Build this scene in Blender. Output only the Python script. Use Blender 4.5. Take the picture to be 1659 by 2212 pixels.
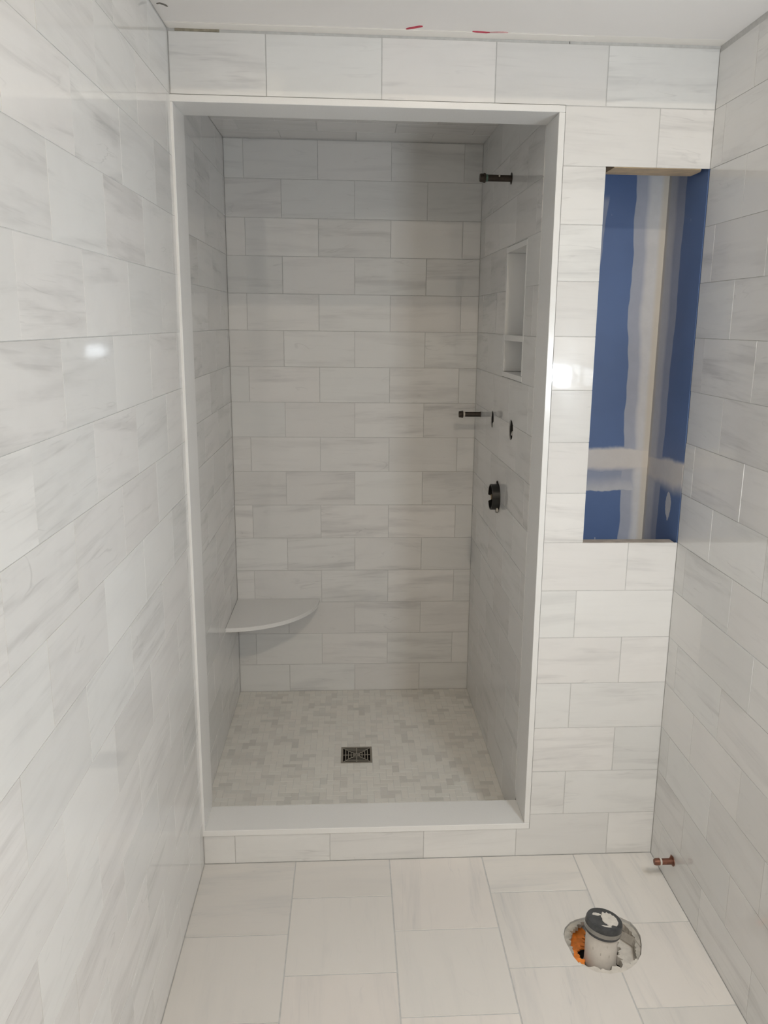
import bpy, bmesh, math, random
from mathutils import Vector, Matrix

random.seed(7)
scene = bpy.context.scene
COL = scene.collection
for o in list(bpy.data.objects):
    bpy.data.objects.remove(o)

# ------------------------------------------------------------------ camera
FPX, FW, FH = 1775.67, 1659.0, 2212.0
cam = bpy.data.cameras.new('camera')
cam.sensor_fit = 'AUTO'
cam.sensor_width = 36.0
cam.lens = 36.0 * FPX / FH
cam.shift_x = -38.42 / FH
cam.shift_y = -15.70 / FH
cam.clip_start = 0.02
camo = bpy.data.objects.new('camera', cam)
COL.objects.link(camo)
_rt = Vector((0.99817244, -0.05920246, 0.01211813))
_up = Vector((0.00093001, 0.21555784, 0.97649063))
_fw = Vector((0.06042281, 0.97469477, -0.21521895))
camo.matrix_world = Matrix(((_rt.x, _up.x, -_fw.x, 0.4803166),
                            (_rt.y, _up.y, -_fw.y, -2.3898570),
                            (_rt.z, _up.z, -_fw.z, 1.7232355),
                            (0, 0, 0, 1)))
scene.camera = camo

# ------------------------------------------------------------------ world and exposure
world = bpy.data.worlds.new('world')
scene.world = world
world.use_nodes = True
world.node_tree.nodes['Background'].inputs[0].default_value = (0.75, 0.8, 0.9, 1)
world.node_tree.nodes['Background'].inputs[1].default_value = 0.02
vs = scene.view_settings
vs.view_transform = 'Standard'
vs.look = 'None'
vs.exposure = 0.27
vs.gamma = 1.0
vs.use_curve_mapping = False

LAMP_L = 235.0        # radiance of the two shades of the wall light
CAN_KEY = 500.0       # recessed light above the bathroom floor


scene.cycles.use_light_tree = False      # two lamps only: plain sampling is quicker
scene.cycles.max_bounces = 8

# ------------------------------------------------------------------ dimensions
W = 1.4797            # width of the alcove
HC = 2.467            # alcove ceiling
ROOM_H = 3.60         # ceiling of the bathroom behind the camera
P = 0.154             # tile row pitch
T = 0.3064            # tile length pitch
Z0 = -0.0017          # joint below the first row
SD = 1.2572           # shower back wall
SXL = -0.047          # shower left wall
SZF = 0.012           # shower floor
SZC = 2.460           # shower ceiling
OX1 = 1.0630          # opening, outer edge of the right jamb
OZ0, OZ1 = 0.1012, 2.3092
TY = 0.148            # depth of the opening's lining
RWE = -2.20           # rear end of the right wall
RX0, RZ0, RZ1 = 1.184, 1.0757, 2.155   # recess in the front wall

# ------------------------------------------------------------------ node helpers
class NT:
    def __init__(self, name):
        self.m = bpy.data.materials.new(name)
        self.m.use_nodes = True
        self.t = self.m.node_tree
        self.b = self.t.nodes['Principled BSDF']
    def link(self, a, b):
        self.t.links.new(a, b)
    def put(self, sock, v):
        if isinstance(v, bpy.types.NodeSocket):
            self.link(v, sock)
        elif isinstance(v, tuple) and len(v) == 3 and sock.type == 'RGBA':
            sock.default_value = (*v, 1)
        else:
            sock.default_value = v
    def math(self, op, a, b=0.0, c=0.0, clamp=False):
        n = self.t.nodes.new('ShaderNodeMath')
        n.operation = op
        n.use_clamp = clamp
        for i, v in enumerate((a, b, c)):
            self.put(n.inputs[i], v)
        return n.outputs[0]
    def step(self, v, lo, hi, a=0.0, b=1.0):
        n = self.t.nodes.new('ShaderNodeMapRange')
        n.interpolation_type = 'SMOOTHSTEP'
        self.put(n.inputs['Value'], v)
        self.put(n.inputs['From Min'], lo)
        self.put(n.inputs['From Max'], hi)
        self.put(n.inputs['To Min'], a)
        self.put(n.inputs['To Max'], b)
        return n.outputs[0]
    def lin(self, v, lo, hi, a=0.0, b=1.0):
        n = self.t.nodes.new('ShaderNodeMapRange')
        self.put(n.inputs['Value'], v)
        for k, q in (('From Min', lo), ('From Max', hi), ('To Min', a), ('To Max', b)):
            self.put(n.inputs[k], q)
        return n.outputs[0]
    def obj(self):
        return self.t.nodes.new('ShaderNodeTexCoord').outputs['Object']
    def sep(self, v):
        n = self.t.nodes.new('ShaderNodeSeparateXYZ')
        self.link(v, n.inputs[0])
        return n.outputs
    def comb(self, x, y, z):
        n = self.t.nodes.new('ShaderNodeCombineXYZ')
        for i, v in enumerate((x, y, z)):
            self.put(n.inputs[i], v)
        return n.outputs[0]
    def vmath(self, op, a, b):
        n = self.t.nodes.new('ShaderNodeVectorMath')
        n.operation = op
        self.put(n.inputs[0], a)
        self.put(n.inputs[1], b)
        return n.outputs[0]
    def noise(self, v, scale=1.0, detail=3.0, rough=0.5, dist=0.0):
        n = self.t.nodes.new('ShaderNodeTexNoise')
        if v is not None:
            self.link(v, n.inputs['Vector'])
        n.inputs['Scale'].default_value = scale
        n.inputs['Detail'].default_value = detail
        n.inputs['Roughness'].default_value = rough
        n.inputs['Distortion'].default_value = dist
        return n.outputs['Fac']
    def white(self, v):
        n = self.t.nodes.new('ShaderNodeTexWhiteNoise')
        n.noise_dimensions = '1D'
        self.put(n.inputs['W'], v)
        return n.outputs['Value']
    def mix(self, f, a, b, mode='MIX'):
        n = self.t.nodes.new('ShaderNodeMix')
        n.data_type = 'RGBA'
        n.blend_type = mode
        self.put(n.inputs['Factor'], f)
        self.put(n.inputs['A'], a) if False else None
        self.put(n.inputs[6], a)
        self.put(n.inputs[7], b)
        return n.outputs[2]
    def bump(self, h, strength=0.2, dist=0.001):
        n = self.t.nodes.new('ShaderNodeBump')
        n.inputs['Strength'].default_value = strength
        n.inputs['Distance'].default_value = dist
        self.link(h, n.inputs['Height'])
        self.link(n.outputs[0], self.b.inputs['Normal'])
    def done(self, color, rough=0.5, metal=0.0, spec=None):
        self.put(self.b.inputs['Base Color'], color)
        self.put(self.b.inputs['Roughness'], rough)
        self.b.inputs['Metallic'].default_value = metal
        if spec is not None:
            self.b.inputs['Specular IOR Level'].default_value = spec
        return self.m

def marble(name, rough, fine=1.0, vein=1.0, base=(0.835, 0.825, 0.805), grey=(0.605, 0.602, 0.598), island=False, tone=(0.90, 1.0)):
    n = NT(name)
    oi = n.t.nodes.new('ShaderNodeObjectInfo')
    r = oi.outputs['Random']
    if island:
        g = n.t.nodes.new('ShaderNodeNewGeometry')
        r = n.math('FRACT', n.math('ADD', r, g.outputs['Random Per Island']))
    r1 = n.white(n.math('MULTIPLY', r, 91.7))
    r2 = n.white(n.math('MULTIPLY_ADD', r, 53.1, 3.3))
    r3 = n.white(n.math('MULTIPLY_ADD', r, 37.9, 8.1))
    r4 = n.white(n.math('MULTIPLY_ADD', r, 71.3, 5.9))
    o = n.sep(n.obj())
    # the veins run a little askew of the tile
    tilt = n.lin(r4, 0, 1, -0.075, 0.06)
    yy = n.math('ADD', o[1], n.math('MULTIPLY', o[0], tilt))
    px = n.math('MULTIPLY_ADD', r1, 40.0, o[0])
    py = n.math('MULTIPLY_ADD', r2, 40.0, yy)
    pz = n.math('MULTIPLY', r3, 20.0)
    soft = n.noise(n.comb(n.math('MULTIPLY', px, 2.2 * fine), n.math('MULTIPLY', py, 17 * fine), pz), 1, 4, 0.55, 0.35)
    band = n.step(soft, 0.47, 0.72)
    fineN = n.noise(n.comb(n.math('MULTIPLY', px, 4.5 * fine), n.math('MULTIPLY', py, 75 * fine), pz), 1, 3, 0.6, 0.5)
    streak = n.math('MULTIPLY', n.step(fineN, 0.52, 0.70), n.step(soft, 0.40, 0.60))
    lineN = n.noise(n.comb(n.math('MULTIPLY', px, 1.9 * fine), n.math('MULTIPLY', py, 11 * fine), n.math('ADD', pz, 7.7)), 1, 3, 0.55, 0.9)
    line = n.step(n.math('ABSOLUTE', n.math('SUBTRACT', lineN, 0.56)), 0.0, 0.012, 1.0, 0.0)
    lmask = n.step(n.noise(n.comb(n.math('MULTIPLY', px, 8 * fine), n.math('MULTIPLY', py, 14 * fine), n.math('ADD', pz, 3.1)), 1, 2), 0.50, 0.66)
    cloud = n.noise(n.comb(n.math('MULTIPLY', px, 9 * fine), n.math('MULTIPLY', py, 12 * fine), n.math('ADD', pz, 1.9)), 1, 3, 0.6)
    amt = n.lin(r3, 0, 1, 0.25 * vein, 1.0 * vein)
    f = n.math('MULTIPLY', band, 0.42)
    f = n.math('ADD', f, n.math('MULTIPLY', streak, 0.30))
    f = n.math('ADD', f, n.math('MULTIPLY', n.math('MULTIPLY', line, lmask), 0.34))
    f = n.math('ADD', f, n.math('MULTIPLY', n.step(cloud, 0.4, 0.75), 0.10))
    f = n.math('MULTIPLY', f, amt, clamp=True)
    c = n.mix(f, base, grey)
    tint = n.mix(r2, (1.0, 0.985, 0.975), (0.984, 0.988, 0.982))
    c = n.mix(1.0, c, tint, 'MULTIPLY')
    t = n.lin(n.math('POWER', r1, 4.0 if island else 1.6), 0, 1, tone[1], tone[0])
    c = n.mix(1.0, c, n.comb(t, t, t), 'MULTIPLY')
    return n.done(c, n.lin(cloud, 0.3, 0.7, rough * 0.85, rough * 1.2))

def plain(name, col, rough=0.5, metal=0.0, var=0.06, scale=30.0, bump=0.0):
    n = NT(name)
    q = n.noise(n.obj(), scale, 4, 0.6)
    t = n.lin(q, 0.3, 0.7, 1.0 - var, 1.0 + var)
    c = n.mix(1.0, col, n.comb(t, t, t), 'MULTIPLY')
    if bump:
        n.bump(n.noise(n.obj(), scale * 3, 3), bump)
    return n.done(c, n.lin(q, 0.3, 0.7, rough * 0.9, rough * 1.1), metal)

def glow(name, col, strength):
    m = bpy.data.materials.new(name)
    m.use_nodes = True
    b = m.node_tree.nodes['Principled BSDF']
    b.inputs['Base Color'].default_value = (0.8, 0.8, 0.8, 1)
    b.inputs['Emission Color'].default_value = (*col, 1)
    b.inputs['Emission Strength'].default_value = strength
    return m

M_TILE = marble('polished_marble', 0.044, vein=1.45, base=(0.835, 0.832, 0.822))
M_FLOOR = marble('honed_marble', 0.33, vein=0.85, base=(0.835, 0.80, 0.76))
M_MOSAIC = marble('mosaic_marble', 0.34, fine=2.0, vein=0.55, island=True, base=(0.865, 0.845, 0.795), grey=(0.70, 0.69, 0.655), tone=(0.80, 1.0))
M_GROUT = plain('grout', (0.60, 0.595, 0.58), 0.85, var=0.08, scale=60)
M_GROUTM = plain('mosaic_grout', (0.70, 0.69, 0.665), 0.85, var=0.06, scale=60)
M_SLAB = plain('white_quartz', (0.845, 0.84, 0.825), 0.22, var=0.012, scale=300)
M_PAINT = plain('white_drywall', (0.80, 0.785, 0.76), 0.7, var=0.02, scale=9)
M_ROOMP = plain('room_paint', (0.82, 0.81, 0.79), 0.7, var=0.02, scale=6)
M_WOOD = plain('pine_stud', (0.62, 0.47, 0.30), 0.7, var=0.18, scale=25, bump=0.3)
M_WOODG = plain('dusty_stud', (0.50, 0.44, 0.38), 0.8, var=0.2, scale=25, bump=0.3)
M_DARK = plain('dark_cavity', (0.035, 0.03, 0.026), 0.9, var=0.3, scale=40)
M_BLACK = plain('black_plastic', (0.012, 0.011, 0.010), 0.35, var=0.2, scale=60)
M_RUBBER = plain('black_rubber', (0.05, 0.052, 0.055), 0.45, var=0.45, scale=45)
M_STEEL = plain('clamp_steel', (0.33, 0.32, 0.30), 0.35, 0.8, var=0.1, scale=50)
M_DRAIN = plain('brushed_nickel', (0.33, 0.305, 0.26), 0.42, 0.55, var=0.1, scale=50)
M_PVC = plain('dusty_pvc', (0.66, 0.62, 0.57), 0.55, var=0.09, scale=22)
M_PLASTER = plain('plaster', (0.72, 0.68, 0.62), 0.9, var=0.12, scale=50, bump=0.5)
M_MORTAR = plain('grey_mortar', (0.50, 0.47, 0.42), 0.95, var=0.25, scale=45, bump=0.6)
M_ORANGE = plain('orange_membrane', (0.85, 0.25, 0.03), 0.55, var=0.25, scale=45, bump=0.3)
M_COPPER = plain('old_copper', (0.20, 0.085, 0.055), 0.45, 0.45, var=0.3, scale=60)
M_BRONZE = plain('dark_bronze_pipe', (0.042, 0.031, 0.024), 0.45, 0.4, var=0.4, scale=70)
M_VERDI = plain('verdigris', (0.12, 0.20, 0.16), 0.7, var=0.3, scale=90)
M_BRASS = plain('brass', (0.35, 0.25, 0.12), 0.4, 0.8, var=0.2, scale=60)
M_RED = plain('red_marker', (0.52, 0.035, 0.075), 0.6, var=0.2, scale=80)
M_REDF = plain('smeared_red_marker', (0.70, 0.42, 0.42), 0.7, var=0.2, scale=80)
M_INK = plain('dark_smudge', (0.16, 0.15, 0.13), 0.8, var=0.3, scale=120)
M_CAULK = plain('ragged_caulk', (0.33, 0.295, 0.23), 0.9, var=0.25, scale=60)
M_YEL = plain('yellow_tool_plastic', (0.75, 0.50, 0.03), 0.4, var=0.05)
M_LAMP = glow('wall_light_glass', (0.85, 0.93, 1.0), LAMP_L)
M_CANK = glow('ceiling_led_key', (1.0, 0.85, 0.66), CAN_KEY)

# ceiling drywall: a band of joint compound along the tiled wall
def ceiling_mat():
    n = NT('alcove_ceiling')
    s = n.sep(n.obj())
    wob = n.noise(n.obj(), 14, 3)
    band = n.step(n.math('ADD', s[1], n.math('MULTIPLY', wob, 0.012)), -0.048, -0.036)
    c = n.mix(band, (0.86, 0.83, 0.80), (0.885, 0.85, 0.795))
    n.bump(n.math('ADD', n.math('MULTIPLY', band, 0.6), n.math('MULTIPLY', n.noise(n.obj(), 25, 4), 0.4)), 0.5, 0.004)
    return n.done(c, 0.75)
M_CEIL = ceiling_mat()

# blue board in the recess with joint compound over corner and horizontal joint
def blue_board(name, side):
    n = NT(name)
    v = n.obj()
    s = n.sep(v)
    if side:
        d = n.math('SUBTRACT', 0.30, s[1])        # distance from the inner corner
    else:
        d = n.math('SUBTRACT', 1.4780, s[0])
    wob = n.noise(n.comb(0.0, 0.0, n.math('MULTIPLY', s[2], 3.0)), 1.6, 2)
    fine = n.noise(v, 26, 4, 0.6)
    wd = n.math('ADD', n.math('ADD', d, n.math('MULTIPLY', n.math('SUBTRACT', wob, 0.5), -0.045)), n.math('MULTIPLY', n.math('SUBTRACT', fine, 0.5), 0.003))
    up = n.lin(s[2], 1.05, 2.2, 0.0, 0.022)
    if side:
        outer = n.step(n.math('SUBTRACT', wd, up), 0.122, 0.126, 0.42, 0.0)
        inner = n.step(wd, 0.06, 0.118, 0.75, 0.0)
    else:
        outer = n.step(n.math('SUBTRACT', wd, up), 0.082, 0.085, 0.50, 0.0)
        inner = n.step(n.math('SUBTRACT', wd, up), 0.030, 0.074, 0.88, 0.0)
    m = n.math('MAXIMUM', outer, inner)
    # horizontal joint
    wz = n.math('ADD', s[2], n.math('MULTIPLY', n.math('SUBTRACT', n.noise(v, 9, 4, 0.6), 0.5), 0.035))
    if side:
        wz = n.math('ADD', wz, n.math('MULTIPLY', s[1], 0.06))
    hj = n.math('MULTIPLY', n.step(wz, 1.232 - (0.02 if side else 0), 1.262, 0.0, 0.95), n.step(wz, 1.312, 1.330, 1.0, 0.0))
    m = n.math('MAXIMUM', m, hj)
    if not side:
        lo = n.math('MULTIPLY', n.step(wz, 1.176, 1.182), n.step(wz, 1.182, 1.235, 0.75, 0.35))
        lo = n.math('MULTIPLY', lo, n.step(wz, 1.24, 1.26, 1.0, 0.0))
        m = n.math('MAXIMUM', m, lo)
        # a thin skim at the far left, high up
        lt = n.math('ADD', n.math('SUBTRACT', s[0], 1.262), n.math('MULTIPLY', n.math('SUBTRACT', wob, 0.5), 0.03))
        skim = n.math('MULTIPLY', n.step(n.math('SUBTRACT', lt, n.lin(s[2], 1.55, 2.12, -0.02, 0.028)), -0.002, 0.001, 0.32, 0.0), n.step(s[2], 2.10, 2.13, 1.0, 0.0))
        m = n.math('MAXIMUM', m, skim)
        # smear blobs
    else:
        dx = n.math('DIVIDE', n.math('SUBTRACT', s[1], 0.095), 0.022)
        dz = n.math('DIVIDE', n.math('SUBTRACT', s[2], 1.170), 0.052)
        rr = n.math('ADD', n.math('ADD', n.math('MULTIPLY', dx, dx), n.math('MULTIPLY', dz, dz)), n.math('MULTIPLY', n.math('SUBTRACT', fine, 0.5), 1.6))
        m = n.math('MAXIMUM', m, n.step(rr, 0.75, 0.95, 0.8, 0.0))
    mott = n.lin(n.noise(v, 5, 3), 0.3, 0.7, 0.92, 1.08)
    blue = n.mix(1.0, (0.108, 0.178, 0.365), n.comb(mott, mott, mott), 'MULTIPLY')
    spk = n.step(n.noise(n.comb(n.math('MULTIPLY', s[0], 55.0), n.math('MULTIPLY', s[1], 55.0), n.math('MULTIPLY', s[2], 18.0)), 1, 1), 0.80, 0.82, 0.0, 0.6)
    blue = n.mix(spk, blue, (0.7, 0.72, 0.75))
    mud = n.mix(n.step(fine, 0.3, 0.7), (0.75, 0.735, 0.715), (0.80, 0.785, 0.765))
    # paper tape in the very corner
    tape = n.step(d, 0.010, 0.028, 0.75 if not side else 0.55, 0.0)
    mud = n.mix(tape, mud, (0.74, 0.66, 0.52))
    mud = n.mix(n.math('MULTIPLY', hj, 0.45), mud, (0.80, 0.73, 0.66))
    return n.done(n.mix(m, blue, mud), n.lin(m, 0, 1, 0.5, 0.75))
M_BLUE_B = blue_board('blue_board_back', False)
M_BLUE_S = blue_board('blue_board_side', True)
M_BLUE = plain('blue_board', (0.108, 0.178, 0.365), 0.5, var=0.06, scale=5)

# ------------------------------------------------------------------ mesh helpers
def link(name, me, mat=None, parent=None, mw=None):
    o = bpy.data.objects.new(name, me)
    COL.objects.link(o)
    if mat is not None and not me.materials:
        me.materials.append(mat)
    if mw is not None:
        o.matrix_world = mw
    if parent is not None:
        o.parent = parent
        # parents of meshes stand at the origin or carry a plain location
        if parent.matrix_world != Matrix.Identity(4) and mw is None:
            pass
    return o

def bm_mesh(name, bm, smooth=False):
    bmesh.ops.recalc_face_normals(bm, faces=bm.faces)
    me = bpy.data.meshes.new(name)
    bm.to_mesh(me)
    bm.free()
    if smooth:
        for p in me.polygons:
            p.use_smooth = True
    return me

def add_box(bm, x0, x1, y0, y1, z0, z1, bev=0.0):
    r = bmesh.ops.create_cube(bm, size=1.0)
    vs_ = r['verts']
    for v in vs_:
        v.co = Vector(((x0 + x1) / 2 + v.co.x * (x1 - x0), (y0 + y1) / 2 + v.co.y * (y1 - y0), (z0 + z1) / 2 + v.co.z * (z1 - z0)))
    if bev:
        es = list({e for v in vs_ for e in v.link_edges})
        bmesh.ops.bevel(bm, geom=es, offset=bev, segments=1, affect='EDGES', profile=0.5)

def box_mesh(name, *a, bev=0.0):
    bm = bmesh.new()
    add_box(bm, *a, bev=bev)
    return bm_mesh(name, bm)

def boxes_mesh(name, boxes, bev=0.0):
    bm = bmesh.new()
    for b in boxes:
        add_box(bm, *b, bev=bev)
    return bm_mesh(name, bm)

def lathe_mesh(name, prof, segs=32, mat4=None, close=True, jag=None):
    """profile (r, z) turned about z, then moved by mat4"""
    bm = bmesh.new()
    rings = []
    for r, z in prof:
        if r < 1e-6:
            rings.append([bm.verts.new((0, 0, z))])
        else:
            rings.append([bm.verts.new((r * math.cos(2 * math.pi * i / segs), r * math.sin(2 * math.pi * i / segs), z)) for i in range(segs)])
    for a, b in zip(rings, rings[1:]):
        for i in range(segs):
            j = (i + 1) % segs
            if len(a) == 1 and len(b) == 1:
                continue
            if len(a) == 1:
                bm.faces.new((a[0], b[i], b[j]))
            elif len(b) == 1:
                bm.faces.new((a[i], b[0], a[j]))
            else:
                bm.faces.new((a[i], b[i], b[j], a[j]))
    if mat4 is not None:
        bmesh.ops.transform(bm, matrix=mat4, verts=bm.verts)
    me = bm_mesh(name, bm)
    for p in me.polygons:
        p.use_smooth = True
    me.set_sharp_from_angle(angle=math.radians(35))
    return me

def prism_mesh(name, pts, z0, z1, mat4=None):
    """closed outline in xy, between z0 and z1"""
    bm = bmesh.new()
    lo = [bm.verts.new((x, y, z0)) for x, y in pts]
    hi = [bm.verts.new((x, y, z1)) for x, y in pts]
    bm.faces.new(lo[::-1])
    bm.faces.new(hi)
    k = len(pts)
    for i in range(k):
        j = (i + 1) % k
        bm.faces.new((lo[i], lo[j], hi[j], hi[i]))
    if mat4 is not None:
        bmesh.ops.transform(bm, matrix=mat4, verts=bm.verts)
    return bm_mesh(name, bm)

def tag(o, label, cat, group=None):
    o['label'] = label
    o['category'] = cat
    if group:
        o['group'] = group
    return o

def struct(name, me, mat, label=None):
    o = link(name, me, mat)
    o['kind'] = 'structure'
    if label:
        o['label'] = label
    return o

def thing(name, loc, label, cat, group=None):
    o = bpy.data.objects.new(name, None)
    COL.objects.link(o)
    o.location = loc
    o.empty_display_size = 0.05
    o.matrix_world = Matrix.Translation(loc)
    return tag(o, label, cat, group)

def part(name, me, mat, parent, world=True, label=None):
    """mesh given in world coordinates, hung below its thing without moving"""
    o = link(name, me, mat)
    o.parent = parent
    if world:
        o.matrix_parent_inverse = parent.matrix_world.inverted()
    if label:
        o['label'] = label
    return o

# cutters for boolean differences, applied in one go further down
CUT_JOBS = []
CUTTERS = []
def cutter(me):
    o = link('cutter', me)
    CUTTERS.append(o)
    xs = [v.co for v in me.vertices]
    lo = Vector((min(v.x for v in xs), min(v.y for v in xs), min(v.z for v in xs)))
    hi = Vector((max(v.x for v in xs), max(v.y for v in xs), max(v.z for v in xs)))
    return (o, lo, hi)

def bounds(o):
    pts = [o.matrix_world @ Vector(c) for c in o.bound_box]
    lo = Vector((min(p.x for p in pts), min(p.y for p in pts), min(p.z for p in pts)))
    hi = Vector((max(p.x for p in pts), max(p.y for p in pts), max(p.z for p in pts)))
    return lo, hi

def want_cut(o, cuts):
    hit = []
    lo, hi = bounds(o)
    for c, clo, chi in cuts:
        if all(lo[i] < chi[i] - 1e-5 and hi[i] > clo[i] + 1e-5 for i in range(3)):
            hit.append(c)
    if hit:
        for c in hit:
            md = o.modifiers.new('cut', 'BOOLEAN')
            md.operation = 'DIFFERENCE'
            md.solver = 'EXACT'
            md.object = c
        CUT_JOBS.append(o)

def run_cuts():
    if CUT_JOBS:
        dg = bpy.context.evaluated_depsgraph_get()
        new = []
        for o in CUT_JOBS:
            me = bpy.data.meshes.new_from_object(o.evaluated_get(dg))
            new.append((o, me))
        for o, me in new:
            o.modifiers.clear()
            o.data = me
            if len(me.polygons) == 0:
                bpy.data.objects.remove(o)
    for c in CUTTERS:
        bpy.data.objects.remove(c)

# ------------------------------------------------------------------ tiling
TILE_MESH = {}
def tile_mesh(w, h, mat, depth=0.004, bev=0.0003):
    key = (round(w, 4), round(h, 4), mat.name, depth)
    if key not in TILE_MESH:
        me = box_mesh('tile', -w / 2, w / 2, -h / 2, h / 2, -depth, 0, bev=bev)
        me.materials.append(mat)
        TILE_MESH[key] = me
    return TILE_MESH[key]

def place_tile(parent, O, u, v, n, u0, u1, v0, v1, mat, joint=0.0020, turn=False, jit=1.0, lift=0.0, name='tile'):
    w, h = u1 - u0 - joint, v1 - v0 - joint
    if w < 0.006 or h < 0.006:
        return None
    c = O + u * ((u0 + u1) / 2) + v * ((v0 + v1) / 2) + n * lift
    a, b = u, v
    if turn:
        a, b, w, h = v, -u, h, w
    m = Matrix((( a.x, b.x, n.x, c.x), (a.y, b.y, n.y, c.y), (a.z, b.z, n.z, c.z), (0, 0, 0, 1)))
    if jit:
        m = m @ Matrix.Rotation(random.gauss(0, 0.0009) * jit, 4, 'X') @ Matrix.Rotation(random.gauss(0, 0.0006) * jit, 4, 'Y')
        m = m @ Matrix.Translation((0, 0, random.uniform(-0.00025, 0.00025) * jit))
    o = link(name, tile_mesh(w, h, mat), None, None, m)
    o.parent = parent
    return o

def tile_wall(parent, O, u, v, n, ulo, uhi, rows, joint_of, mat, cuts=(), voids=(), jit=1.0, joint=0.0026, lifts=None):
    """rows: (index, v0, v1); joint_of(index): a joint position along u"""
    u, v, n = Vector(u), Vector(v), Vector(n)
    O = Vector(O)
    for k, v0, v1 in rows:
        j = joint_of(k)
        us = [ulo]
        i = math.floor((ulo - j) / T)
        while True:
            i += 1
            p = j + i * T
            if p >= uhi - 0.004:
                break
            if p > ulo + 0.004:
                us.append(p)
        us.append(uhi)
        for ti, (a, b) in enumerate(zip(us, us[1:])):
            if any(a >= q[0] - 1e-4 and b <= q[1] + 1e-4 and v0 >= q[2] - 1e-4 and v1 <= q[3] + 1e-4 for q in voids):
                continue
            o = place_tile(parent, O, u, v, n, a, b, v0, v1, mat, jit=jit, joint=joint, lift=(lifts or {}).get((k, ti), 0.0))
            if o is not None and cuts:
                want_cut(o, cuts)

def rows_between(lo, hi, z0=Z0):
    out = []
    k = math.floor((lo - z0) / P) - 1
    while True:
        k += 1
        a, b = z0 + k * P, z0 + (k + 1) * P
        if b <= lo + 0.004:
            continue
        if a >= hi - 0.004:
            break
        out.append((k, max(a, lo), min(b, hi)))
    return out

X, Y, Z = Vector((1, 0, 0)), Vector((0, 1, 0)), Vector((0, 0, 1))

# ================================================================== THE SETTING
HOLE = [(1.092, -0.363), (1.101, -0.338), (1.122, -0.316), (1.145, -0.304), (1.1676, -0.2978), (1.198, -0.290), (1.2271, -0.2866), (1.252, -0.290),
        (1.275, -0.299), (1.3026, -0.3232), (1.311, -0.350), (1.313, -0.378), (1.3048, -0.4126), (1.290, -0.450), (1.2666, -0.4806), (1.245, -0.498),
        (1.2172, -0.5117), (1.180, -0.516), (1.1474, -0.5085), (1.125, -0.493), (1.1057, -0.4732), (1.097, -0.448), (1.093, -0.415), (1.089, -0.388)]
cut_pit = cutter(prism_mesh('pit', HOLE, -0.12, 0.05))
cut_open = cutter(box_mesh('o', -0.05, OX1 + 0.001, -0.05, 0.4, OZ0 - 0.001, OZ1 + 0.001))
cut_rec = cutter(box_mesh('r', RX0, W + 0.05, -0.05, 0.4, RZ0, RZ1))

# floor
floor = struct('floor', box_mesh('floor', -0.12, 3.5, -4.5, 0.148, -0.16, -0.0012), M_GROUT)
want_cut(floor, [cut_pit])
FX, FYA, FYB = 0.2956, -0.3276, -0.1770
FT = 0.3064
turns = {}
for ci in range(-1, 8):
    x0, x1 = FX + (ci) * FT, FX + (ci + 1) * FT
    x0 = max(x0, 0.0)
    even = (ci % 2 == 1)
    y_first = FYA if even else FYB
    ys = [0.0]
    yy = y_first
    while yy > -2.9:
        ys.append(yy)
        yy -= FT
    for r_, (ya, yb) in enumerate(zip(ys, ys[1:])):
        xa, xb = x0, x1
        if ya > RWE + 0.01:
            xb = min(xb, W)
        if xb - xa < 0.02:
            continue
        horizontal_vein = (ci, r_) in ((-1, 0), (0, 0), (2, 0))
        o = place_tile(floor, Vector((0, 0, 0)), X, Y, Z, xa, xb, yb, ya, M_FLOOR, joint=0.0040, turn=not horizontal_vein)
        if o is not None:
            want_cut(o, [cut_pit])

# left wall
wall_left = struct('wall_left', box_mesh('wl', -0.12, -0.0012, -4.5, 0.0, 0.0, ROOM_H), M_GROUT)
tile_wall(wall_left, (0, 0, 0), Y, Z, X, -2.3, -0.0012, rows_between(0.0, HC - 0.003),
          lambda k: -0.2185 if k % 2 else -0.3630, M_TILE, joint=0.0013, jit=0.7)
wall_left_room = struct('wall_left_room', boxes_mesh('wlr', [(-0.0012, 0.006, -4.5, -2.3, 0, ROOM_H), (-0.0012, 0.006, -2.3, -0.38, HC, ROOM_H)]), M_ROOMP)

# front wall with the shower opening and the recess
wall_front = struct('wall_front', boxes_mesh('wf', [
    (-0.17, -0.0135, 0.0012, TY, 0, HC + 0.3),
    (-0.0135, OX1 + 0.002, 0.0012, TY, OZ1 + 0.0005, HC + 0.3),
    (OX1 + 0.0005, RX0 - 0.0005, 0.0012, TY - 0.03, 0, HC + 0.3),
    (RX0 - 0.0005, W + 0.12, 0.0012, 0.09, 0, RZ0 - 0.040),
    (RX0 - 0.0005, W + 0.12, 0.0012, 0.0040, RZ0 - 0.040, RZ0 - 0.0015),
    (RX0 - 0.0005, W + 0.12, 0.0012, 0.0040, RZ1 + 0.0015, RZ1 + 0.040),
    (RX0 - 0.0005, W + 0.12, 0.0012, 0.09, RZ1 + 0.040, HC + 0.3),
    (-0.0135, OX1 + 0.001, 0.0012, TY - 0.01, 0, OZ0 - 0.0005)]), M_GROUT)
def front_joint(k):
    # the narrow strip beside the recess is one tile wide in every row
    return W - (0.5 * T if (k % 2 == 0 or 7 <= k <= 13) else 0.0)
rows = [r for r in rows_between(0.0, HC - 0.004)]
tile_wall(wall_front, (0, 0, 0), X, Z, -Y, 0.0012, W, rows, front_joint, M_TILE, cuts=[cut_open, cut_rec],
          voids=[(-1, OX1, OZ0, OZ1), (RX0, 2, RZ0, RZ1)])

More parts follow.
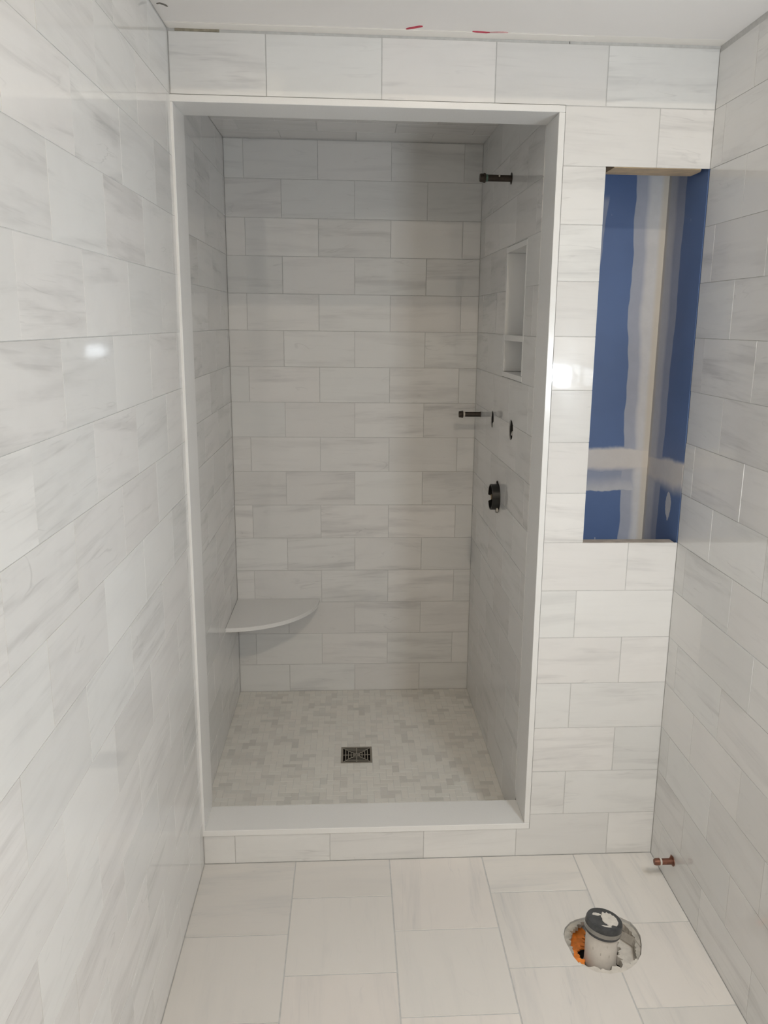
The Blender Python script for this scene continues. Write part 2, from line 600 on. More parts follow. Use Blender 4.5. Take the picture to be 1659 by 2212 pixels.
# right wall, ends where the alcove opens to the room
wall_right = struct('wall_right', box_mesh('wr', W + 0.0012, W + 0.12, RWE, 0.0, 0.0, ROOM_H), M_GROUT)
tile_wall(wall_right, (W, 0, 0), -Y, Z, -X, 0.0012, -RWE, rows_between(0.0, HC - 0.014),
          lambda k: 0.223 if k % 2 else 0.070, M_TILE, jit=1.0, joint=0.0014,
          lifts={(12, 0): 0.0004, (11, 0): 0.0008, (10, 1): 0.0009, (10, 0): 0.0010, (8, 0): 0.0010, (8, 1): 0.0005, (7, 0): 0.0005, (13, 0): 0.0003, (5, 1): 0.0005})
struct('wall_return', boxes_mesh('wret', [(W + 0.12, 3.5, RWE, RWE + 0.12, 0, ROOM_H), (W - 0.004, W + 0.12, RWE - 0.012, RWE, 0, ROOM_H), (W - 0.004, W + 0.0012, RWE, -0.38, HC, ROOM_H)]), M_ROOMP)
struct('wall_back', box_mesh('wb', -0.12, 3.5, -4.62, -4.5, 0, ROOM_H), M_ROOMP)
struct('wall_far_right', box_mesh('wfr', 3.5, 3.62, -4.5, RWE + 0.12, 0, ROOM_H), M_ROOMP)

# ceilings
ceiling = struct('ceiling', box_mesh('c', 0.0, W + 0.0012, -0.38, 0.006, HC + 0.002, HC + 0.10), M_CEIL)
struct('ceiling_bulkhead', box_mesh('cb', 0.0, W + 0.0012, -0.37, 0.0, HC + 0.10, ROOM_H), M_ROOMP)
struct('ceiling_room', box_mesh('cr', -0.12, 3.62, -4.62, -0.37, ROOM_H, ROOM_H + 0.1), M_ROOMP)
part('caulk_line', box_mesh('ck', 0.02, 0.135, -0.0016, 0.0005, HC - 0.0055, HC + 0.002), M_CAULK, wall_front)

# paper tape bedded along the front edge of the ceiling
part('joint_tape', box_mesh('jt', 0.004, 1.12, -0.044, 0.0008, HC + 0.0006, HC + 0.0024, bev=0.0006), M_CEIL, ceiling)

def stroke(name, pts, wid, mat):
    """a marker stroke lying on the ceiling"""
    bm = bmesh.new()
    L, R = [], []
    for i, (x, y) in enumerate(pts):
        a = Vector(pts[max(i - 1, 0)])
        b = Vector(pts[min(i + 1, len(pts) - 1)])
        t = (b - a).normalized()
        q = Vector((-t.y, t.x)) * wid * (0.45 if i in (0, len(pts) - 1) else 1.0) / 2
        L.append(bm.verts.new((x + q.x, y + q.y, HC + 0.0004)))
        R.append(bm.verts.new((x - q.x, y - q.y, HC + 0.0004)))
    fs = [bm.faces.new((L[i], L[i + 1], R[i + 1], R[i])) for i in range(len(pts) - 1)]
    bmesh.ops.extrude_face_region(bm, geom=fs)
    for v in list(bm.verts)[:0]:
        pass
    top = [v for v in bm.verts if v not in L and v not in R]
    for v in top:
        v.co.z += 0.0020
    return part(name, bm_mesh(name, bm), mat, ceiling)
stroke('marker_stroke', [(0.622, -0.050), (0.632, -0.058), (0.645, -0.065), (0.656, -0.072), (0.662, -0.074)], 0.010, M_RED)
stroke('marker_stroke', [(0.795, -0.049), (0.806, -0.047), (0.818, -0.046), (0.832, -0.044), (0.842, -0.046)], 0.008, M_RED)
stroke('marker_smear', [(0.840, -0.046), (0.858, -0.048), (0.875, -0.050), (0.888, -0.049)], 0.008, M_REDF)
stroke('smudge', [(0.012, -0.166), (0.020, -0.170), (0.030, -0.160), (0.034, -0.150)], 0.006, M_INK)

# shower walls
wall_shower_left = struct('wall_shower_left', box_mesh('wsl', -0.17, SXL - 0.0012, TY, SD + 0.12, -0.1, SZC + 0.1), M_GROUT)
tile_wall(wall_shower_left, (SXL, 0, 0), Y, Z, X, TY + 0.001, SD - 0.001, rows_between(SZF, SZC, -0.005),
          lambda k: 0.737 + (0 if k % 2 else 0.5 * T), M_TILE, joint=0.0014, jit=0.7)
wall_shower_back = struct('wall_shower_back', box_mesh('wsb', SXL, 1.16, SD + 0.0012, SD + 0.12, -0.1, SZC + 0.1), M_GROUT)
tile_wall(wall_shower_back, (0, SD, 0), X, Z, -Y, SXL, 1.0302, rows_between(SZF, SZC, -0.0065),
          lambda k: 0.1864 if k % 2 == 0 else 0.0332, M_TILE)
# right wall of the shower stands a hair out of square
RA, RB = Vector((1.0435, 0.148, 0)), Vector((1.0300, SD, 0))
RU = (RA - RB).normalized()
RN = RU.cross(Z)
RLEN = (RA - RB).length
def rw(y, z, out=0.0):
    """point on the shower's right wall at depth y, height z, out metres towards the shower"""
    p = RB + RU * ((SD - y) / -RU.y)
    return Vector((p.x, p.y, z)) + RN * out
RM = Matrix(((RU.x, 0, RN.x, 0), (RU.y, 0, RN.y, 0), (0, 1, 0, 0), (0, 0, 0, 1)))   # local x along the wall, y up, z out
def rwm(y, z, out=0.0):
    m = RM.copy()
    m.translation = rw(y, z, out)
    return m
q0, q1 = rw(TY, 0, -0.0012), rw(SD + 0.05, 0, -0.0012)
wsr_me = prism_mesh('wsr', [(q0.x, q0.y), (1.165, q0.y), (1.165, q1.y), (q1.x, q1.y)], -0.1, SZC + 0.1)
wall_shower_right = struct('wall_shower_right', wsr_me, M_GROUT)
NY0, NY1, NZ0, NZ1 = 0.3285, 0.6650, 1.5365, 1.9945         # outer edge of the niche lining
n0, n1 = rw(NY0, 0), rw(NY1, 0)
cut_niche = cutter(prism_mesh('n', [(n0.x - 0.05, n0.y), (n0.x + 0.088, n0.y), (n1.x + 0.088, n1.y), (n1.x - 0.05, n1.y)], NZ0, NZ1))
def round_cut(y, z, ry, rz, depth):
    bm = bmesh.new()
    bmesh.ops.create_cone(bm, cap_ends=True, segments=28, radius1=1, radius2=1, depth=1)
    bmesh.ops.transform(bm, matrix=rwm(y, z, -depth / 2 + 0.02) @ Matrix.Diagonal((ry, rz, depth, 1)), verts=bm.verts)
    return cutter(bm_mesh('h', bm))
V1, V2, V3 = (0.840, 1.3582), (0.470, 1.3617), (0.662, 1.0800)     # two bored holes and the big one
cuts_r = [cut_niche, round_cut(*V1, 0.034, 0.034, 0.09), round_cut(*V2, 0.037, 0.036, 0.09), round_cut(*V3, 0.052, 0.054, 0.09)]
want_cut(wall_shower_right, cuts_r)
tile_wall(wall_shower_right, RB, RU, Z, RN, 0.0, RLEN - 0.001, rows_between(SZF, SZC, -0.005),
          lambda k: (0.12 if k % 2 else 0.12 + 0.5 * T), M_TILE, cuts=cuts_r, joint=0.0014, jit=0.7)
# tiled shower ceiling
ceiling_shower = struct('ceiling_shower', box_mesh('cs', -0.17, 1.165, TY, SD + 0.12, SZC + 0.0012, SZC + 0.12), M_GROUT)
rows_c = []
yy, k = SD, 0
while yy > TY + 0.01:
    rows_c.append((k, -yy, -max(yy - P, TY)))
    yy -= P
    k += 1
tile_wall(ceiling_shower, (0, 0, SZC), X, -Y, -Z, SXL, 1.0435, rows_c, lambda k: 0.3448 + (0 if k % 2 else 0.5 * T), M_TILE)

# shower floor: herringbone mosaic
floor_shower = struct('floor_shower', box_mesh('fs', SXL - 0.02, 1.07, TY - 0.02, SD + 0.05, -0.155, SZF - 0.0009), M_GROUTM)
CELL = 0.0254
DX0, DY0 = 0.4345, 0.5912           # drain
cut_drain = cutter(box_mesh('d', DX0 + 0.001, DX0 + 5 * CELL - 0.001, DY0 + 0.001, DY0 + 5 * CELL - 0.001, -0.06, 0.1))
want_cut(floor_shower, [cut_drain])
pieces = []
for iy in range(-20, 30):
    for ix in range(-22, 28):
        dmod = (ix - iy) % 4
        if dmod == 0:
            cells = [(ix, iy), (ix + 1, iy)]
        elif dmod == 3:
            cells = [(ix, iy), (ix, iy + 1)]
        else:
            continue
        cells = [c for c in cells if not (0 <= c[0] < 5 and 0 <= c[1] < 5)]
        if not cells:
            continue
        x0 = DX0 + min(c[0] for c in cells) * CELL
        x1 = DX0 + (max(c[0] for c in cells) + 1) * CELL
        y0 = DY0 + min(c[1] for c in cells) * CELL
        y1 = DY0 + (max(c[1] for c in cells) + 1) * CELL
        x0, x1, y0, y1 = max(x0, SXL), min(x1, 1.0435 - 0.0122 * (y0 - TY)), max(y0, TY - 0.015), min(y1, SD)
        if x1 - x0 > 0.005 and y1 - y0 > 0.005:
            pieces.append((x0, x1, y0, y1))
# the pieces in front of y = 0.24 hide behind the kerb
order = sorted(range(len(pieces)), key=lambda i: (pieces[i][2] < 0.25, pieces[i][2]))
near = set(order[:300])
bm = bmesh.new()
mosaic_cache = {}
for i, (x0, x1, y0, y1) in enumerate(pieces):
    dz = random.uniform(-0.0003, 0.0003)
    j = 0.0007
    if i in near:
        key = (round(x1 - x0, 4), round(y1 - y0, 4))
        if key not in mosaic_cache:
            w, h = (x1 - x0) / 2 - j, (y1 - y0) / 2 - j
            me = box_mesh('mosaic_piece', -w, w, -h, h, -0.003, 0, bev=0.0004)
            me.materials.append(M_MOSAIC)
            mosaic_cache[key] = me
        o = link('mosaic_piece', mosaic_cache[key], None, None, Matrix.Translation(((x0 + x1) / 2, (y0 + y1) / 2, SZF + dz)))
        o.parent = floor_shower
    else:
        add_box(bm, x0 + j, x1 - j, y0 + j, y1 - j, SZF - 0.003, SZF + dz)
ms = part('mosaic_field', bm_mesh('mosaic_field', bm), M_MOSAIC, floor_shower)
ms['kind'] = 'stuff'

# lining of the opening, white slabs
struct('trim_1', box_mesh('t1', -0.0135, OX1 - 0.001, -0.004, TY, 2.2905, OZ1 - 0.001, bev=0.0012), M_SLAB, 'white slab lining the head of the shower opening')
struct('trim_2', box_mesh('t2', -0.0135, 0.0070, -0.004, TY, 0.1225, 2.2903, bev=0.0016), M_SLAB, 'white slab lining the left jamb of the shower opening')
struct('trim_3', box_mesh('t3', 1.0445, OX1 - 0.001, -0.004, TY, 0.1225, 2.2903, bev=0.0012), M_SLAB, 'white slab lining the right jamb of the shower opening')
struct('trim_4', box_mesh('t4', -0.0135, OX1 - 0.001, -0.004, 0.1345, OZ0 + 0.001, 0.1223, bev=0.0012), M_SLAB, 'white slab topping the kerb of the shower')

# recess behind the front wall, blue board
struct('wall_recess_back', box_mesh('rb', 1.165, 1.4780, 0.30, 0.34, 0.95, 2.42), M_BLUE_B, 'blue drywall at the back of the open recess with pale joint compound')
struct('wall_recess_side', box_mesh('rs', 1.4780, 1.52, 0.0035, 0.34, 0.95, 2.42), M_BLUE_S, 'blue drywall on the right side of the open recess')
struct('wall_recess_cavity', boxes_mesh('rl', [(1.165, 1.1750, 0.118, 0.30, 0.95, 2.42), (1.165, 1.52, 0.09, 0.34, 2.42, 2.46), (1.165, 1.52, 0.09, 0.34, 0.91, 0.95)]), M_BLUE)
# rough timber round the recess
def board(name, x0, x1, y0, y1, z0, z1, mat, label, cham=0.0):
    bm = bmesh.new()
    pts = [(x0, y0), (x1 - cham, y0), (x1, y0 + cham * 3), (x1, y1), (x0, y1)] if cham else [(x0, y0), (x1, y0), (x1, y1), (x0, y1)]
    me = prism_mesh(name, pts, z0, z1)
    return tag(link(name, me, mat), label, 'lumber')
board('lumber_block', 1.2090, 1.4690, 0.0045, 0.112, RZ1 - 0.0010, RZ1 + 0.036, M_WOOD, 'raw pine block across the top of the blue recess', cham=0.012)
board('lumber_plate', 1.1850, 1.4700, 0.0042, 0.042, RZ0 - 0.036, RZ0 - 0.0002, M_WOODG, 'dusty wooden plate along the bottom of the blue recess')

# ================================================================== SHOWER FITTINGS
# corner shelf
RS = 0.377
pts = [(SXL, SD), (SXL, SD - RS)]
pts = [(SXL + 0.0005, SD - 0.0005)] + [(SXL + 0.0005 + RS * math.sin(a), SD - 0.0005 - RS * math.cos(a)) for a in [math.pi / 2 * i / 28 for i in range(29)]]
me = prism_mesh('corner_shelf', pts, 0.4560, 0.4740)
bm = bmesh.new()
bm.from_mesh(me)
bmesh.ops.bevel(bm, geom=[e for e in bm.edges if abs(e.verts[0].co.z - e.verts[1].co.z) < 1e-5], offset=0.0010, segments=1, affect='EDGES')
me = bm_mesh('corner_shelf', bm)
tag(link('corner_shelf', me, M_SLAB), 'white quarter-round stone shelf in the back left corner of the shower', 'shelf')

# niche lining
niche = thing('shower_niche', rw(0.4968, NZ0, -0.04), 'white slab-lined two-compartment niche in the right wall of the shower', 'niche')
def niche_slab(name, y0, y1, z0, z1, depth=0.086, proud=0.0006):
    c = rwm((y0 + y1) / 2, (z0 + z1) / 2, 0)
    w, h = (y1 - y0) / 2, (z1 - z0) / 2
    me = box_mesh(name, -w, w, -h, h, -depth, proud, bev=0.0008)
    me.transform(c)
    return part(name, me, M_SLAB, niche)
IY0, IY1 = 0.3425, 0.6465
niche_slab('jamb', NY0 + 0.001, IY0, NZ0 + 0.020, NZ1 - 0.020)
niche_slab('jamb', IY1, NY1 - 0.001, NZ0 + 0.020, NZ1 - 0.020)
niche_slab('head', NY0 + 0.001, NY1 - 0.001, 1.9748, NZ1 - 0.001)
niche_slab('shelf', IY0 + 0.0003, IY1 - 0.0003, 1.6680, 1.6880)
niche_slab('sill', NY0 + 0.001, NY1 - 0.001, NZ0 + 0.001, 1.5555)
bk = box_mesh('back_panel', -0.166, 0.166, -0.226, 0.226, -0.0875, -0.0862)
bk.transform(rwm((NY0 + NY1) / 2, (NZ0 + NZ1) / 2, 0))
part('back_panel', bk, M_SLAB, niche)

# capped pipe stubs
def wall_pipe(name, y, z, length, r, rc, capl, label, flange, mats, collar=None):
    t = thing(name, rw(y, z, 0.001), label, 'pipe')
    m = rwm(y, z, 0.0)
    part('pipe', lathe_mesh('pipe', [(0, 0.0008), (r, 0.0008), (r, length - capl), (r * 0.98, length - capl + 0.002), (0, length - capl + 0.002)], 24, m), mats[0], t)
    l0 = length - capl
    part('cap', lathe_mesh('cap', [(0, l0), (rc, l0), (rc * 1.07, l0 + capl * 0.12), (rc * 1.07, l0 + capl * 0.30), (rc * 0.96, l0 + capl * 0.38), (rc * 0.93, l0 + capl * 0.85), (rc * 0.84, length), (0, length)], 12, m), mats[1], t)
    if collar:
        part('thread', lathe_mesh('thread', [(r * 1.02, l0 - 0.008), (r * 1.10, l0 - 0.006), (r * 1.10, l0 - 0.001), (r * 1.02, l0)], 24, m), collar, t)
    part('wall_gap', lathe_mesh('wall_gap', [(0, 0.0003), (flange, 0.0003), (flange, 0.0007), (flange * 0.8, 0.0010), (0, 0.0010)], 24, m), M_DARK, t)
    return t
t = wall_pipe('shower_arm_stub', 0.6323, 2.2225, 0.112, 0.0112, 0.0155, 0.020, 'dark capped pipe stub high on the right wall of the shower', 0.0200, (M_BRONZE, M_BRONZE), M_VERDI)
m = rwm(0.6323, 2.2225, 0.0)
part('plaster_speck', lathe_mesh('plaster_speck', [(0, 0.0), (0.0042, 0.0), (0.003, 0.0016), (0, 0.002)], 10, m @ Matrix.Translation((0.0085, 0.006, 0.045)) @ Matrix.Rotation(math.radians(55), 4, 'Y') @ Matrix.Rotation(math.radians(-30), 4, 'X')), M_PLASTER, t)
wall_pipe('spray_outlet_stub', 1.1161, 1.3466, 0.094, 0.0105, 0.0150, 0.018, 'dark capped pipe stub at mid height near the back corner of the shower', 0.0125, (M_BRONZE, M_BRONZE), M_PLASTER)

# rough-in valves inside the bored holes
def valve_hole(y, z, ry, rz, label, seed):
    rnd = random.Random(seed)
    t = thing('valve_rough_in', rw(y, z, -0.03), label, 'valve')
    m = rwm(y, z, 0)
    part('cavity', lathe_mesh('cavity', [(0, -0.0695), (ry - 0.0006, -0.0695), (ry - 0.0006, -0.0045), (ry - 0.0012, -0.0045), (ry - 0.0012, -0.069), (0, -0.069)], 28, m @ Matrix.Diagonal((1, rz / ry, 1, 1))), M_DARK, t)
    part('valve_body', lathe_mesh('valve_body', [(0, -0.0688), (0.015, -0.0688), (0.015, -0.03), (0.011, -0.028), (0.011, -0.014), (0, -0.014)], 16, m), M_BRONZE, t)
    for i in range(5):
        a = rnd.uniform(0, 6.28)
        c = Matrix.Translation((math.cos(a) * ry * 0.72, math.sin(a) * rz * 0.72, rnd.uniform(-0.022, -0.008)))
        pts = [(math.cos(k * 1.047 + 0.3) * rnd.uniform(0.004, 0.010), math.sin(k * 1.047 + 0.3) * rnd.uniform(0.004, 0.012)) for k in range(6)]
        part('plaster_bit', prism_mesh('plaster_bit', pts, 0, 0.004, m @ c @ Matrix.Rotation(rnd.uniform(-0.7, 0.7), 4, 'Y')), M_PLASTER, t)
    return t
valve_hole(*V1, 0.034, 0.034, 'bored valve hole beside the lower pipe stub of the shower', 3)
valve_hole(*V2, 0.037, 0.036, 'plaster-flecked valve hole below the niche, nearest the right jamb', 5)

def guard():
    y, z = V3
    t = thing('shower_valve_guard', rw(y, z, -0.03), 'black plastic valve guard ring sticking out of the right shower wall', 'valve')
    m = rwm(y, z, 0)
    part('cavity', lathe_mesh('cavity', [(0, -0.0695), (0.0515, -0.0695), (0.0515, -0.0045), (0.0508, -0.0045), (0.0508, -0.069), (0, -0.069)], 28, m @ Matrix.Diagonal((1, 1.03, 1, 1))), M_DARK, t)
    # ring with a notch on its outer rim, facing the back wall
    bm = bmesh.new()
    ro, ri, zi, ze = 0.0470, 0.0435, -0.055, 0.029
    seg = 48
    def ring(r, zz):
        return [bm.verts.new((r * math.cos(2 * math.pi * i / seg), r * 1.06 * math.sin(2 * math.pi * i / seg), zz)) for i in range(seg)]
    def top(i):
        a = (360.0 * i / seg) % 360
        return 0.014 if abs(a - 195) < 11 else ze
    Oi, Oe, Ii, Ie = ring(ro, zi), ring(ro, ze), ring(ri, zi), ring(ri, ze)
    for i in range(seg):
        Oe[i].co.z = top(i)
        Ie[i].co.z = top(i)
    for i in range(seg):
        j = (i + 1) % seg
        bm.faces.new((Oi[i], Oi[j], Oe[j], Oe[i]))
        bm.faces.new((Ii[j], Ii[i], Ie[i], Ie[j]))
        bm.faces.new((Oe[i], Oe[j], Ie[j], Ie[i]))
        bm.faces.new((Oi[j], Oi[i], Ii[i], Ii[j]))
    bmesh.ops.transform(bm, matrix=m, verts=bm.verts)
    part('guard_ring', bm_mesh('guard_ring', bm), M_BLACK, t)
    part('guard_disc', lathe_mesh('guard_disc', [(0, -0.004), (0.0434, -0.004), (0.0434, -0.001), (0.02, 0.004), (0, 0.004)], 28, m @ Matrix.Diagonal((1, 1.05, 1, 1))), M_BLACK, t)
    part('cartridge', lathe_mesh('cartridge', [(0, 0.004), (0.017, 0.004), (0.017, 0.014), (0.010, 0.016), (0.010, 0.026), (0, 0.026)], 18, m), M_BRASS, t)
    part('nut', lathe_mesh('nut', [(0, 0), (0.007, 0), (0.007, 0.006), (0, 0.006)], 6, m @ Matrix.Translation((0.012, -0.052, 0.004))), M_STEEL, t)
    rnd = random.Random(2)
    for k, (a, b, c) in enumerate(((0.004, -0.058, 0.001), (0.020, -0.050, 0.003), (-0.01, 0.056, 0.001), (0.026, -0.044, 0.006))):
        pts = [(math.cos(q * 1.047) * rnd.uniform(0.004, 0.010), math.sin(q * 1.047) * rnd.uniform(0.003, 0.008)) for q in range(6)]
        part('mortar_bit', prism_mesh('mortar_bit', pts, -0.002, 0.004, m @ Matrix.Translation((a, b, c))), M_PLASTER if k == 3 else M_DARK if k == 2 else M_MORTAR, t)
guard()

# floor drain
def drain():
    s = 5 * CELL
    cx, cy = DX0 + s / 2, DY0 + s / 2
    t = thing('floor_drain', (cx, cy, SZF - 0.05), 'square brushed metal grate in the middle of the shower floor', 'drain')
    o = s / 2 - 0.0012
    zt, zb = SZF + 0.0006, SZF - 0.004
    bm = bmesh.new()
    b = 0.0075
    for q in ((-o, o, o - b, o), (-o, o, -o, -o + b), (-o, -o + b, -o + b, o - b), (o - b, o, -o + b, o - b)):
        add_box(bm, cx + q[0], cx + q[1], cy + q[2], cy + q[3], zb, zt)
    part('frame', bm_mesh('frame', bm), M_DRAIN, t)
    bm = bmesh.new()
    zt2, zb2 = SZF - 0.0002, SZF - 0.0016
    inner = o - b
    pitch = inner / 5.0
    bar = 0.0034
    for k in range(1, 5):
        r = inner - k * pitch + 0.002
        for q in ((-r, r, r - bar, r), (-r, r, -r, -r + bar), (-r, -r + bar, -r + bar, r - bar), (r - bar, r, -r + bar, r - bar)):
            add_box(bm, cx + q[0], cx + q[1], cy + q[2], cy + q[3], zb2, zt2)
    for a in range(8):
        L = inner * (1.41 if a % 2 else 1.0)
        r = bmesh.ops.create_cube(bm, size=1.0)
        mm = Matrix.Translation((cx, cy, (zb2 + zt2) / 2)) @ Matrix.Rotation(a * math.pi / 4, 4, 'Z') @ Matrix.Translation((L / 2, 0, 0)) @ Matrix.Diagonal((L, 0.0036, zt2 - zb2 - 0.0004, 1))
        bmesh.ops.transform(bm, matrix=mm, verts=r['verts'])
    part('grate', bm_mesh('grate', bm), M_DRAIN, t)
    bm = bmesh.new()
    w = o - 0.0005
    for q in ((-w, w, -w, w, -0.047, -0.045), (-w, -w + 0.002, -w, w, -0.045, -0.0045), (w - 0.002, w, -w, w, -0.045, -0.0045), (-w + 0.002, w - 0.002, -w, -w + 0.002, -0.045, -0.0045), (-w + 0.002, w - 0.002, w - 0.002, w, -0.045, -0.0045)):
        add_box(bm, cx + q[0], cx + q[1], cy + q[2], cy + q[3], SZF + q[4], SZF + q[5])
    part('drain_bowl', bm_mesh('drain_bowl', bm), M_DARK, t)
drain()

# ================================================================== TOILET ROUGH-IN
# supply stub on the right wall
def supply():
    y, z = -0.179, 0.0945
    t = thing('supply_stub', (W, y, z), 'short rusty copper pipe stub on the right wall above the floor', 'pipe')
    m = Matrix.Translation((W, y, z)) @ Matrix.Rotation(-math.pi / 2, 4, 'Y')
    part('pipe', lathe_mesh('pipe', [(0, 0.0012), (0.0096, 0.0012), (0.0096, 0.046), (0, 0.046)], 20, m), M_COPPER, t)
    part('cap', lathe_mesh('cap', [(0.0, 0.0435), (0.0108, 0.0435), (0.0108, 0.056), (0.0088, 0.0606), (0, 0.0612)], 20, m), M_COPPER, t)
    part('solder_band', lathe_mesh('solder_band', [(0.0100, 0.0375), (0.0110, 0.0380), (0.0110, 0.0428), (0.0100, 0.0433)], 20, m), M_PLASTER, t)
    part('flange', lathe_mesh('flange', [(0, 0.0008), (0.0150, 0.0008), (0.0145, 0.0030), (0.0098, 0.0036), (0, 0.0036)], 20, m), M_COPPER, t)
    pts = [(0.006, 0.012), (-0.004, 0.013), (-0.002, 0.022), (0.001, 0.026)]
    part('torn_tab', prism_mesh('torn_tab', [(0.0, 0.010), (0.012, 0.010), (0.010, 0.017), (0.004, 0.024)], -0.002, 0.002, Matrix.Translation((W - 0.0125, y, z)) @ Matrix.Rotation(math.pi / 2, 4, 'X')), M_COPPER, t)
supply()

# waste pipe in the hole of the floor
def waste():
    cx, cy = 1.178, -0.437
    t = thing('waste_pipe', (cx, cy, -0.12), 'dusty white waste pipe with black rubber cap rising from the floor hole', 'pipe')
    m = Matrix.Translation((cx, cy, 0))
    part('pipe', lathe_mesh('pipe', [(0, -0.119), (0.053, -0.119), (0.053, -0.052), (0.0500, -0.046), (0.0450, -0.040), (0.0442, 0.0), (0.0442, 0.078), (0, 0.078)], 36, m), M_PVC, t)
    tilt = Matrix.Translation((cx + 0.001, cy, 0.078)) @ Matrix.Rotation(math.radians(9), 4, 'Y') @ Matrix.Rotation(math.radians(-3), 4, 'X')
    cap = part('rubber_cap', lathe_mesh('rubber_cap', [(0, -0.004), (0.0462, -0.006), (0.0500, -0.006), (0.0506, 0.000), (0.0506, 0.024), (0.0490, 0.0285), (0.0460, 0.030), (0.0300, 0.0285), (0, 0.0280)], 40, tilt), M_RUBBER, t)
    part('clamp_band', lathe_mesh('clamp_band', [(0.0505, 0.002), (0.0518, 0.002), (0.0518, 0.0135), (0.0505, 0.0135), (0.0505, 0.002)], 40, tilt), M_STEEL, cap)
    part('clamp_screw', box_mesh('clamp_screw', 0, 0.004, 0, 0.01, 0, 0.008), M_STEEL, cap).data.transform(tilt @ Matrix.Translation((-0.002, 0.051, 0.004)))
    rnd = random.Random(11)
    def blob(cx_, cy_, rx, ry, k=22, jag=0.25, h=0.0012, z=0.0282):
        pts = [(cx_ + rx * math.cos(2 * math.pi * i / k) * rnd.uniform(1 - jag, 1 + jag), cy_ + ry * math.sin(2 * math.pi * i / k) * rnd.uniform(1 - jag, 1 + jag)) for i in range(k)]
        part('plaster_splash', prism_mesh('plaster_splash', pts, z, z + h, tilt), M_PLASTER, cap)
    blob(0.012, 0.001, 0.022, 0.028, 26, jag=0.16)
    blob(0.024, -0.014, 0.014, 0.013, 18, jag=0.22, h=0.0010)
    blob(0.034, 0.006, 0.008, 0.016, 16, jag=0.25, h=0.0009)
    blob(-0.006, -0.033, 0.022, 0.0045, 20, jag=0.35, h=0.0008)
    blob(-0.020, 0.018, 0.017, 0.0050, 20, jag=0.40, h=0.0008)
    for a, zz in ((-1.9, 0.03), (-1.35, 0.022), (-1.5, 0.055), (-2.4, 0.04)):
        q = m @ Matrix.Rotation(a, 4, 'Z') @ Matrix.Translation((0.0442, 0, zz))
        part('stain_fleck', box_mesh('stain_fleck', -0.0004, 0.0005, -0.0012, 0.0012, -0.004, 0.004), M_MORTAR, t).data.transform(q)
waste()

def sector(name, a0, a1, wid, z0, z1, mat, jag, seed, parent, n=30, inset=0.0015):
    """strip along the rim of the floor hole, ragged inside"""
    rnd = random.Random(seed)
    c = Vector((1.200, -0.402))
    def rim(a):
        d = Vector((math.cos(a), math.sin(a)))
        best = 0.11
        k = len(HOLE)
        for i in range(k):
            p, q = Vector(HOLE[i]) - c, Vector(HOLE[(i + 1) % k]) - c
            e = q - p
            den = d.x * e.y - d.y * e.x
            if abs(den) < 1e-9:
                continue
            s = (p.x * e.y - p.y * e.x) / den
            u = (p.x * d.y - p.y * d.x) / den
            if s > 0 and -1e-6 <= u <= 1 + 1e-6:
                best = s
        return best
    out, inn = [], []
    for i in range(n + 1):
        a = a0 + (a1 - a0) * i / n
        r = rim(a) - inset
        w = wid * (1 + rnd.uniform(-jag, jag)) * (0.35 + 0.65 * math.sin(math.pi * min(max(i / n, 0.04), 0.96)))
        d = Vector((math.cos(a), math.sin(a)))
        out.append(tuple(c + d * r))
        inn.append(tuple(c + d * max(r - w, 0.02)))
    return part(name, prism_mesh(name, out + inn[::-1], z0, z1), mat, parent)
rough = thing('floor_hole_fill', (1.20, -0.402, -0.12), 'broken mortar and orange membrane edges inside the floor hole', 'floor hole')
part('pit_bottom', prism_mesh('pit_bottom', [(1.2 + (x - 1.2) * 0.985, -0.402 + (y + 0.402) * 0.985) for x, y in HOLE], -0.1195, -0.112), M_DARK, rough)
R_ = math.radians
sector('orange_membrane', R_(112), R_(188), 0.062, -0.030, -0.026, M_ORANGE, 0.22, 1, rough)
sector('orange_membrane', R_(172), R_(246), 0.030, -0.024, -0.020, M_ORANGE, 0.30, 2, rough)
sector('orange_membrane', R_(60), R_(84), 0.055, -0.034, -0.030, M_ORANGE, 0.30, 9, rough)
sector('mortar_edge', R_(95), R_(196), 0.018, -0.018, -0.006, M_MORTAR, 0.40, 3, rough, inset=0.001)
sector('mortar_edge', R_(215), R_(322), 0.024, -0.034, -0.006, M_PLASTER, 0.35, 4, rough, inset=0.001)
sector('mortar_shelf', R_(-54), R_(75), 0.054, -0.062, -0.036, M_PLASTER, 0.16, 5, rough, inset=0.012)
sector('mortar_edge', R_(-48), R_(70), 0.016, -0.030, -0.008, M_MORTAR, 0.30, 6, rough, inset=0.001)
sector('mortar_shelf', R_(130), R_(260), 0.050, -0.072, -0.050, M_MORTAR, 0.30, 7, rough, inset=0.004)
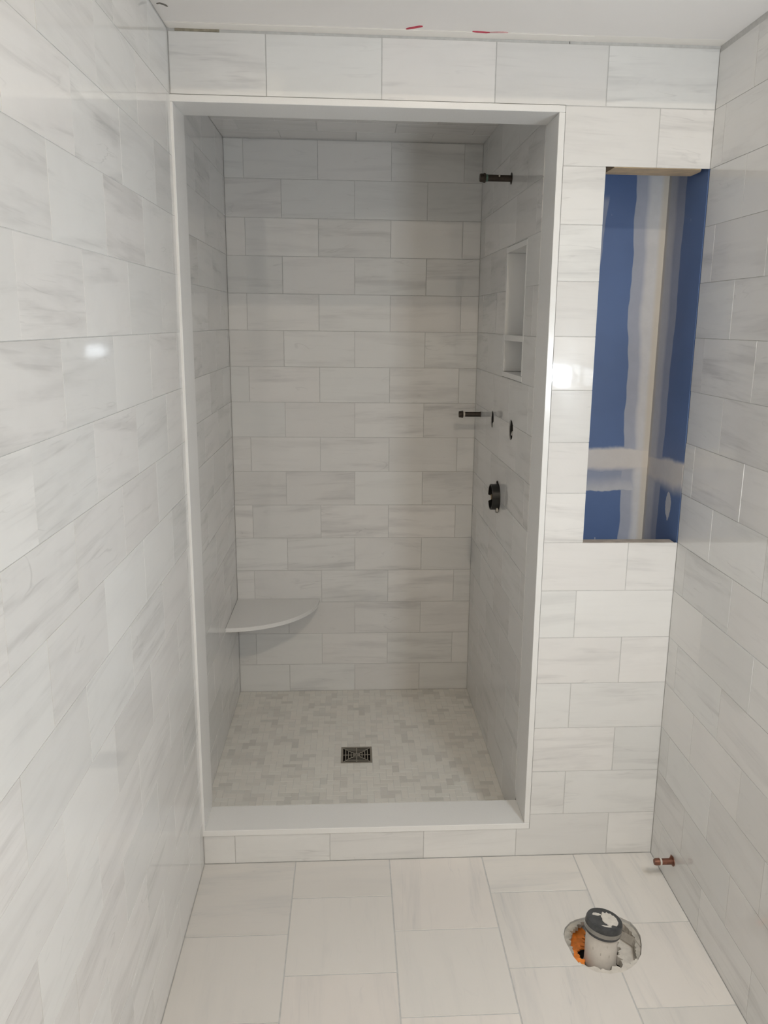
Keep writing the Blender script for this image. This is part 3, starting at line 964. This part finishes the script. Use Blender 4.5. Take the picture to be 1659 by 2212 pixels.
# torn sheet standing along the right of the hole
pts = [Vector((1.238, -0.330, -0.030)), Vector((1.262, -0.352, -0.028)), Vector((1.286, -0.385, -0.026)), Vector((1.294, -0.420, -0.026)), Vector((1.280, -0.455, -0.028)), Vector((1.262, -0.476, -0.030))]
bm = bmesh.new()
lo = [bm.verts.new(p) for p in pts]
hi = [bm.verts.new(p + Vector((0.008, 0.004, h))) for p, h in zip(pts, (0.014, 0.020, 0.022, 0.020, 0.022, 0.012))]
fs = [bm.faces.new((lo[i], lo[i + 1], hi[i + 1], hi[i])) for i in range(len(pts) - 1)]
bmesh.ops.solidify(bm, geom=fs, thickness=0.0015)
part('torn_sheet', bm_mesh('torn_sheet', bm), M_PLASTER, rough)

# ================================================================== LIGHTS OF THE ROOM
def recessed_light(x, y, mat, label):
    t = thing('recessed_light', (x, y, ROOM_H), label, 'ceiling light')
    m = Matrix.Translation((x, y, ROOM_H))
    part('trim_ring', lathe_mesh('trim_ring', [(0.084, -0.001), (0.112, -0.001), (0.108, -0.006), (0.086, -0.008), (0.084, -0.004)], 32, m), M_ROOMP, t)
    part('lens', lathe_mesh('lens', [(0, -0.0030), (0.085, -0.0030), (0.085, -0.0012), (0, -0.0012)], 16, m), mat, t)
recessed_light(0.98, -3.32, M_CANK, 'round recessed ceiling light behind the viewpoint, over the tiled floor')

def wall_light():
    """two small frosted glass shades on a bar, on the right wall beside the viewpoint"""
    t = thing('wall_light', (W, -1.3975, 1.50), 'two-shade wall light on the right wall beside the viewpoint', 'lamp')
    part('back_plate', box_mesh('back_plate', W - 0.012, W - 0.0004, -1.48, -1.315, 1.475, 1.525, bev=0.002), M_STEEL, t)
    part('bar', box_mesh('bar', W - 0.026, W - 0.0125, -1.56, -1.235, 1.492, 1.508, bev=0.002), M_STEEL, t)
    for y in (-1.275, -1.520):
        a = part('arm', box_mesh('arm', W - 0.040, W - 0.0262, y - 0.006, y + 0.006, 1.494, 1.506), M_STEEL, t)
        x = 1.418
        part('shade', box_mesh('shade', x - 0.023, x + 0.0225, y - 0.023, y + 0.023, 1.463, 1.537, bev=0.004), M_LAMP, t)
wall_light()

run_cuts()
bpy.context.view_layer.update()
